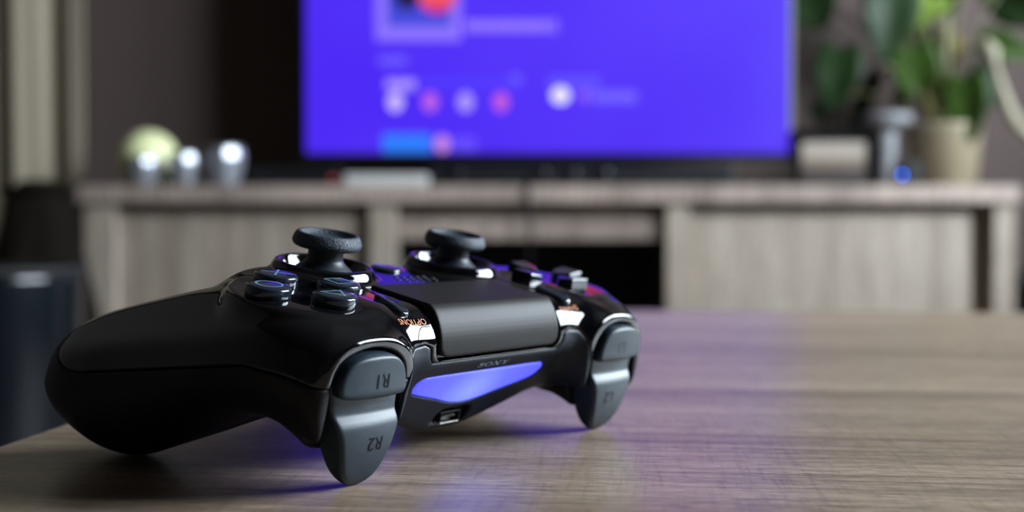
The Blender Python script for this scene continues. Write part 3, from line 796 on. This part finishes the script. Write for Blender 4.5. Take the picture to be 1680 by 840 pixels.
# dark set-top box with a red light
e = on_console('set_top_box', 'flat black set-top box with a tiny red light', 'electronics', None, 480, 2.36); eo = tuple(e.location)
box('body', X_(405, 2.34), X_(556, 2.34), 2.34, 2.48, CT + 0.003, Z_(272, 2.34), M['black_matte'], e, 0.003, eo)
for px in (415, 546):
    for yy in (2.35, 2.46): box('foot', X_(px, 2.34) - .006, X_(px, 2.34) + .006, yy, yy + .012, CT, CT + .004, M['black_matte'], e, 0, eo)
rl = link('indicator_light', lathe_mesh('indicator_light', [(0.0045, 0), (0.0045, 0.002), (0, 0.003)], 16), emis('red_light', (0.5, 0.03, 0.02), 1.2), e, True)
rl.rotation_euler = (math.pi / 2, 0, 0); rl.location = (X_(546, 2.34) - eo[0], 2.34 - eo[1], Z_(293, 2.34) - eo[2])
# white flat box
e = on_console('white_box', 'flat white plastic box lying on the console', 'box', None, 632, 2.22); eo = tuple(e.location)
box('base', X_(566, 2.215), X_(700, 2.215), 2.215, 2.275, CT, CT + 0.012, M['white_plastic'], e, 0.002, eo)
box('lid', X_(565, 2.215), X_(701, 2.215), 2.214, 2.276, CT + 0.012, CT + 0.022, M['white_plastic'], e, 0.002, eo)
# candle ball and silver glass cups
e = on_console('ball_candle', 'round pale yellow green ball candle behind the glass cups', 'candle', None, 243, 2.36)
rb_ = 0.062
prof = [(rb_ * math.sin(t), 0.060 + rb_ * math.cos(t)) for t in np.linspace(math.pi * 0.93, 0.03, 24)]
link('wax_ball', lathe_mesh('wax_ball', [(max(a, 0.0), b) for a, b in prof] + [(0.0, prof[-1][1])], 40), M['cream_ball'], e, True)
link('wick', tube_mesh('wick', [(0, 0, 0.121), (0.001, 0, 0.127), (0.003, 0, 0.131)], 0.0012, 6), M['black_matte'], e)
def cup(px, Y, w, h, lab):
    e = on_console('glass_cup', lab, 'cup', 'silvered glass tealight cups beside the ball candle', px, Y)
    o = [(0, 0), (w * .62, 0), (w * .72, h * .08), (w * .95, h * .45), (w, h * .75), (w * .93, h), (w * .88, h), (w * .9, h * .72), (w * .62, h * .14), (0, h * .12)]
    link('bowl', lathe_mesh('bowl', [(a, b) for a, b in o], 10), M['silver_glass'], e)
    link('wax', lathe_mesh('wax', [(0, h * .13), (w * .66, h * .14), (w * .8, h * .5), (0, h * .52)], 20), M['white_plastic'], e, True)
    link('rim', lathe_mesh('rim', [(w * .86, h * .98), (w * .95, h * .97), (w * .96, h * 1.02), (w * .87, h * 1.03)], 32), M['silver_glass'], e, True)
cup(236, 2.26, 0.034, 0.058, 'small silvered glass cup in front of the ball candle')
cup(303, 2.27, 0.030, 0.066, 'silvered glass cup between the ball candle and the tallest cup')
cup(368, 2.28, 0.040, 0.078, 'widest silvered glass cup, farthest from the ball candle')
# framed picture
e = on_console('picture_frame', 'black framed picture of a pale sky over brown land', 'picture frame', None, 1369, 2.40); eo = tuple(e.location)
fx0, fx1, fz0, fz1 = X_(1303, 2.40), X_(1436, 2.40), CT, Z_(212, 2.40)
for a in ((fx0, fx1, fz0, fz0 + .018), (fx0, fx1, fz1 - .024, fz1), (fx0, fx0 + .016, fz0, fz1), (fx1 - .016, fx1, fz0, fz1)):
    box('frame', a[0], a[1], 2.40, 2.418, a[2], a[3], M['frame_black'], e, 0.001, eo)
m = M['picture'] = mat('landscape_print', (0.5, 0.45, 0.4), 0.4)
tc = nd(m, 'ShaderNodeTexCoord'); sp_ = nd(m, 'ShaderNodeSeparateXYZ'); ln(m, tc.outputs['Generated'], sp_.inputs[0])
ln(m, ramp_of(m, sp_.outputs['Z'], [(0.0, (0.01, 0.006, 0.005)), (0.25, (0.04, 0.022, 0.016)), (0.42, (0.09, 0.055, 0.035)), (0.58, (0.26, 0.21, 0.16)), (0.85, (0.32, 0.27, 0.22)), (1.0, (0.20, 0.17, 0.15))]), bsdf(m).inputs['Base Color'])
box('print', fx0 + .014, fx1 - .014, 2.405, 2.412, fz0 + .016, fz1 - .022, m, e, 0, eo)
box('easel_back', (fx0 + fx1) / 2 - .02, (fx0 + fx1) / 2 + .02, 2.418, 2.45, fz0, fz0 + .07, M['black_matte'], e, 0.002, eo)
# silver candle stand
e = on_console('candle_stand', 'silver stand with a wide cup top beside the picture frame', 'candle holder', None, 1454, 2.41)
u_ = 2.41 / FPX
link('cup', lathe_mesh('cup', [(a * u_, b * u_) for a, b in [(15, 90), (18, 99), (33, 104), (40, 110), (40, 122), (37, 123), (36, 113), (20, 107), (0, 105)]], 36), M['silver'], e, True)
link('stem', lathe_mesh('stem', [(a * u_, b * u_) for a, b in [(15, 3), (14.5, 40), (15, 70), (16, 96)]], 32), M['silver'], e, True)
link('foot', lathe_mesh('foot', [(a * u_, b * u_) for a, b in [(16.5, 0), (16.5, 2), (15.5, 5), (0, 6)]], 36), M['silver'], e, True)
# small black speaker with a blue light
e = on_console('small_speaker', 'small black speaker with a blue light in front of the plant pot', 'speaker', None, 1500, 2.23); eo = tuple(e.location)
box('body', X_(1474, 2.23), X_(1516, 2.23), 2.23, 2.27, CT, Z_(262, 2.23), M['black_matte'], e, 0.004, eo)
box('grille', X_(1486, 2.23), X_(1512, 2.23), 2.226, 2.232, CT + .008, Z_(267, 2.23), M['cab_dark'], e, 0.001, eo)
rl = link('indicator_light', lathe_mesh('indicator_light', [(0.0036, 0), (0.0036, 0.0015), (0, 0.0025)], 20), emis('blue_light', (0.012, 0.085, 0.6), 16.0), e, True)
rl.rotation_euler = (math.pi / 2, 0, 0); rl.location = (X_(1480, 2.23) - eo[0], 2.23 - eo[1], Z_(287, 2.23) - eo[2])

# ------------------------------------------------------------------ potted plant
PY_ = 2.44
plant = on_console('potted_plant', 'leafy green plant with heart-shaped leaves in a beige pot', 'plant', None, 1548, PY_); po = plant.location.copy()
u_ = PY_ / FPX
ph_ = Z_(206, PY_) - CT
pot = link('pot', lathe_mesh('pot', [(0, 0), (46 * u_, 0), (50 * u_, 4 * u_), (60 * u_, ph_ * .92), (63 * u_, ph_), (58 * u_, ph_), (54 * u_, ph_ * .85), (0, ph_ * .85)], 48), M['pot'], plant, True)
link('soil', lathe_mesh('soil', [(0, ph_ * .84), (54 * u_, ph_ * .84), (50 * u_, ph_ * .9), (0, ph_ * .93)], 32), M['soil'], plant, True)
def leaf_mesh(name='leaf'):
    vs, fs = [], []
    nu, nv = 12, 8
    for i in range(nu + 1):
        t = i / nu                                       # 0 at the lobes, 1 at the tip
        w = (0.5 * (1 - t) ** 0.62 * (0.62 + 2.3 * min(t, .5) * (1 - min(t, .5) * .75))) if t < 1 else 0
        for j in range(nv + 1):
            s = j / nv * 2 - 1
            y = t - 0.16 * (1 - t) ** 3 * abs(s) ** 0.8   # lobes reach back past the stalk
            z = -0.18 * t * t + 0.16 * abs(s) * w - 0.05 * math.sin(9 * t) * abs(s) * w
            vs.append((s * w, y, z))
    for i in range(nu):
        for j in range(nv):
            a = i * (nv + 1) + j; fs.append((a, a + 1, a + nv + 2, a + nv + 1))
    return mesh(name, vs, fs)
LM_ = {}
def leaf(px0, py0, px1, py1, Y0, Y1, wide, mt, roll=0.0, stalk=True):
    """one leaf from its stalk end (px0, py0) to its tip (px1, py1)"""
    if mt not in LM_:
        LM_[mt] = leaf_mesh(); LM_[mt].materials.append(M[mt])
        LM_[mt].polygons.foreach_set('use_smooth', [True] * len(LM_[mt].polygons))
    a = at(px0, py0, Y0); b = at(px1, py1, Y1); d = b - a; L_ = d.length; d.normalize()
    toc = (Vector((0.25, 0, cam_z + .15)) - a).normalized(); n = (toc - d * toc.dot(d)).normalized(); side = d.cross(n)
    R_ = Matrix((side, d, n)).transposed().to_4x4() @ Matrix.Rotation(roll, 4, 'Y')
    o = bpy.data.objects.new('leaf', LM_[mt]); col.objects.link(o); o.parent = plant
    o.matrix_local = Matrix.Translation(a - po) @ R_ @ Matrix.Diagonal((wide * L_, L_, L_, 1))
    md = o.modifiers.new('thick', 'SOLIDIFY'); md.thickness = 0.006
    if stalk:
        r0 = Vector((0.01 * math.sin(px0), 0, ph_ * .85)); e_ = a - po
        mid = r0.lerp(e_, 0.55) + Vector((0, 0, 0.05))
        st = link('stalk', tube_mesh('stalk', smooth_curve([tuple(r0), tuple(mid), tuple(e_)], 8), [0.0042, 0.0022], 7), M['stem'], plant, True)
LV = [
 (1312, -28, 1352, 46, 2.50, 2.48, 1.25, 'leaf_dark', 0.1), (1378, 82, 1366, 176, 2.46, 2.43, 0.86, 'leaf_dark', 0.15), (1462, -34, 1458, 96, 2.44, 2.41, 0.78, 'leaf_dark', -0.2),
 (1440, 122, 1392, 226, 2.53, 2.53, 0.36, 'leaf_dark', 0.7), (1500, -60, 1560, 20, 2.44, 2.40, 1.0, 'leaf_mid', 0.2), (1496, 80, 1516, 180, 2.44, 2.43, 0.82, 'leaf_mid', 0.1),
 (1552, 60, 1546, 125, 2.46, 2.44, 0.9, 'leaf_olive', -0.3), (1582, 130, 1590, 228, 2.38, 2.34, 0.75, 'leaf_mid', 0.35), (1618, 110, 1604, 200, 2.44, 2.42, 0.7, 'leaf_dark', -0.5),
 (1612, 66, 1700, 92, 2.40, 2.36, 0.62, 'leaf_mid', 0.0), (1640, -10, 1720, 40, 2.45, 2.42, 0.9, 'leaf_dark', 0.3), (1590, -70, 1672, 2, 2.46, 2.44, 0.8, 'leaf_mid', -0.2),
 (1508, 38, 1508, 98, 2.47, 2.45, 0.5, 'leaf_lime', 0.6), (1486, 140, 1470, 182, 2.52, 2.52, 0.7, 'leaf_mid', 0.3), (1532, 140, 1536, 206, 2.44, 2.43, 0.6, 'leaf_olive', -0.2),
 (1340, 168, 1346, 208, 2.53, 2.52, 0.6, 'leaf_dark', 0.5), (1540, -20, 1500, 40, 2.43, 2.41, 0.8, 'leaf_lime', 0.2),
]
for a in LV: leaf(*a)
cs_ = [at(1616, 66, 2.37), at(1626, 84, 2.36), at(1634, 112, 2.36), at(1648, 160, 2.36), at(1664, 196, 2.36), at(1690, 224, 2.36), at(1720, 236, 2.36)]
link('dry_shoot', tube_mesh('dry_shoot', smooth_curve([tuple(p - po) for p in cs_], 6), [0.008, 0.016, 0.007, 0.012, 0.013, 0.012, 0.009], 12), M['cream_stem'], plant, True)
mid_ = cs_[-1] - po
# support pole in the pot
link('support_pole', tube_mesh('support_pole', [(0, 0, ph_ * .8), (0.002, 0, ph_ + .12), (0, 0, ph_ + .30)], 0.011, 10), M['stem'], plant, True)

# ------------------------------------------------------------------ curtain, bin, sack, floor speaker
def curtain_mesh():
    vs, fs = [], []
    Yc = 2.36; x1 = X_(140, Yc); x0 = x1 - 0.62; nu = 160; nz = 6
    for j in range(nz + 1):
        z = 0.02 + (2.4 - 0.02) * j / nz
        for i in range(nu + 1):
            t = i / nu; xx = x0 + (x1 - x0) * t
            vs.append((xx, 0.011 * math.sin(t * 30) + 0.004 * math.sin(t * 71 + z), z))
    for j in range(nz):
        for i in range(nu):
            a = j * (nu + 1) + i; fs.append((a, a + 1, a + nu + 2, a + nu + 1))
    return mesh('drape', vs, fs)
cu_ = empty('curtain', (0, 2.36, 0)); tag(cu_, 'beige curtain hanging in folds beside the console', 'curtain')
dr = link('drape', curtain_mesh(), M['curtain'], cu_, True); dr.modifiers.new('thick', 'SOLIDIFY').thickness = 0.003
ro = link('curtain_rod', tube_mesh('curtain_rod', [(X_(140, 2.36) - .7, 0, 2.41), (X_(140, 2.36) + .08, 0, 2.41)], 0.012, 12), M['black_matte'], cu_, True)
BY = 1.55
bn = empty('waste_bin', (X_(128, BY) - 0.128, BY, 0)); tag(bn, 'round blue black waste bin standing below the curtain', 'bin')
bt = Z_(436, BY)
link('bin_body', lathe_mesh('bin_body', [(0, 0), (0.112, 0), (0.116, 0.006), (0.126, bt - .02), (0.126, bt - .004), (0.118, bt - .004), (0.108, 0.02), (0, 0.02)], 56), M['navy_black'], bn, True)
link('rim', lathe_mesh('rim', [(0.118, bt - .012), (0.129, bt - .012), (0.130, bt - .004), (0.127, bt), (0.119, bt), (0.118, bt - .012)], 56, cap=False), M['cab_dark'], bn, True)
SY_ = 2.05
sk = empty('cloth_sack', (X_(62, SY_), SY_, 0)); tag(sk, 'dark brown cloth sack slumped against the curtain', 'bag')
def sack_mesh():
    vs, fs = [], []
    zt = Z_(296, SY_); nz, na = 22, 40
    for j in range(nz + 1):
        t = j / nz; z = zt * t
        r = 0.17 * (1 - 0.55 * max(0, t - .55) / .45) * min(1, 4 * t + .75)
        if t > .97: r = 0.045
        for i in range(na):
            a = 2 * math.pi * i / na
            rr = r * (1 + 0.05 * math.sin(5 * a + 6 * t) + 0.03 * math.sin(11 * a - 9 * t))
            vs.append((rr * math.cos(a) * 0.62, rr * math.sin(a) * .7, z))
    for j in range(nz):
        for i in range(na):
            i2 = (i + 1) % na; fs.append((j * na + i, j * na + i2, (j + 1) * na + i2, (j + 1) * na + i))
    fs.append(tuple(reversed(range(na)))); fs.append(tuple(nz * na + i for i in range(na)))
    return mesh('cloth', vs, fs)
link('cloth', sack_mesh(), M['sack'], sk, True)
link('tie_cord', tube_mesh('tie_cord', [(0.062 * math.cos(a), 0.066 * math.sin(a), Z_(312, SY_)) for a in np.linspace(0, 2 * math.pi, 25)], 0.006, 8), M['sack'], sk, True)
fs_ = empty('floor_speaker', (X_(1670, 2.3) + .11, 2.3, 0)); fo = tuple(fs_.location); tag(fs_, 'black floor speaker standing at the end of the console', 'speaker')
sx_ = X_(1672, 2.22)
box('cabinet', sx_ + .004, sx_ + .22, 2.22, 2.46, 0.012, Z_(448, 2.22), M['black_matte'], fs_, 0.004, fo)
box('grille', sx_ + .016, sx_ + .208, 2.214, 2.222, 0.03, Z_(448, 2.22) - .02, M['navy_black'], fs_, 0.002, fo)
for a in (sx_ + .02, sx_ + .18):
    for b in (2.24, 2.42): box('foot', a, a + .02, b, b + .02, 0, 0.013, M['black_matte'], fs_, 0, fo)
# black cable hanging over the console's edge
cb = link('cable', tube_mesh('cable', smooth_curve([(X_(866), 2.30, CT + .004), (X_(866), 2.23, CT + .004), (X_(866), CF - 0.016, CT + .002), (X_(867), CF - .018, CT - .03), (X_(868), CF - .018, CT - .10), (X_(872), CF + .02, CT - .24), (X_(880), CF + .10, 0.25)], 6), 0.0035, 8), M['black_matte'], None, True)
tag(cb, 'thin black cable hanging over the front of the console', 'cable')
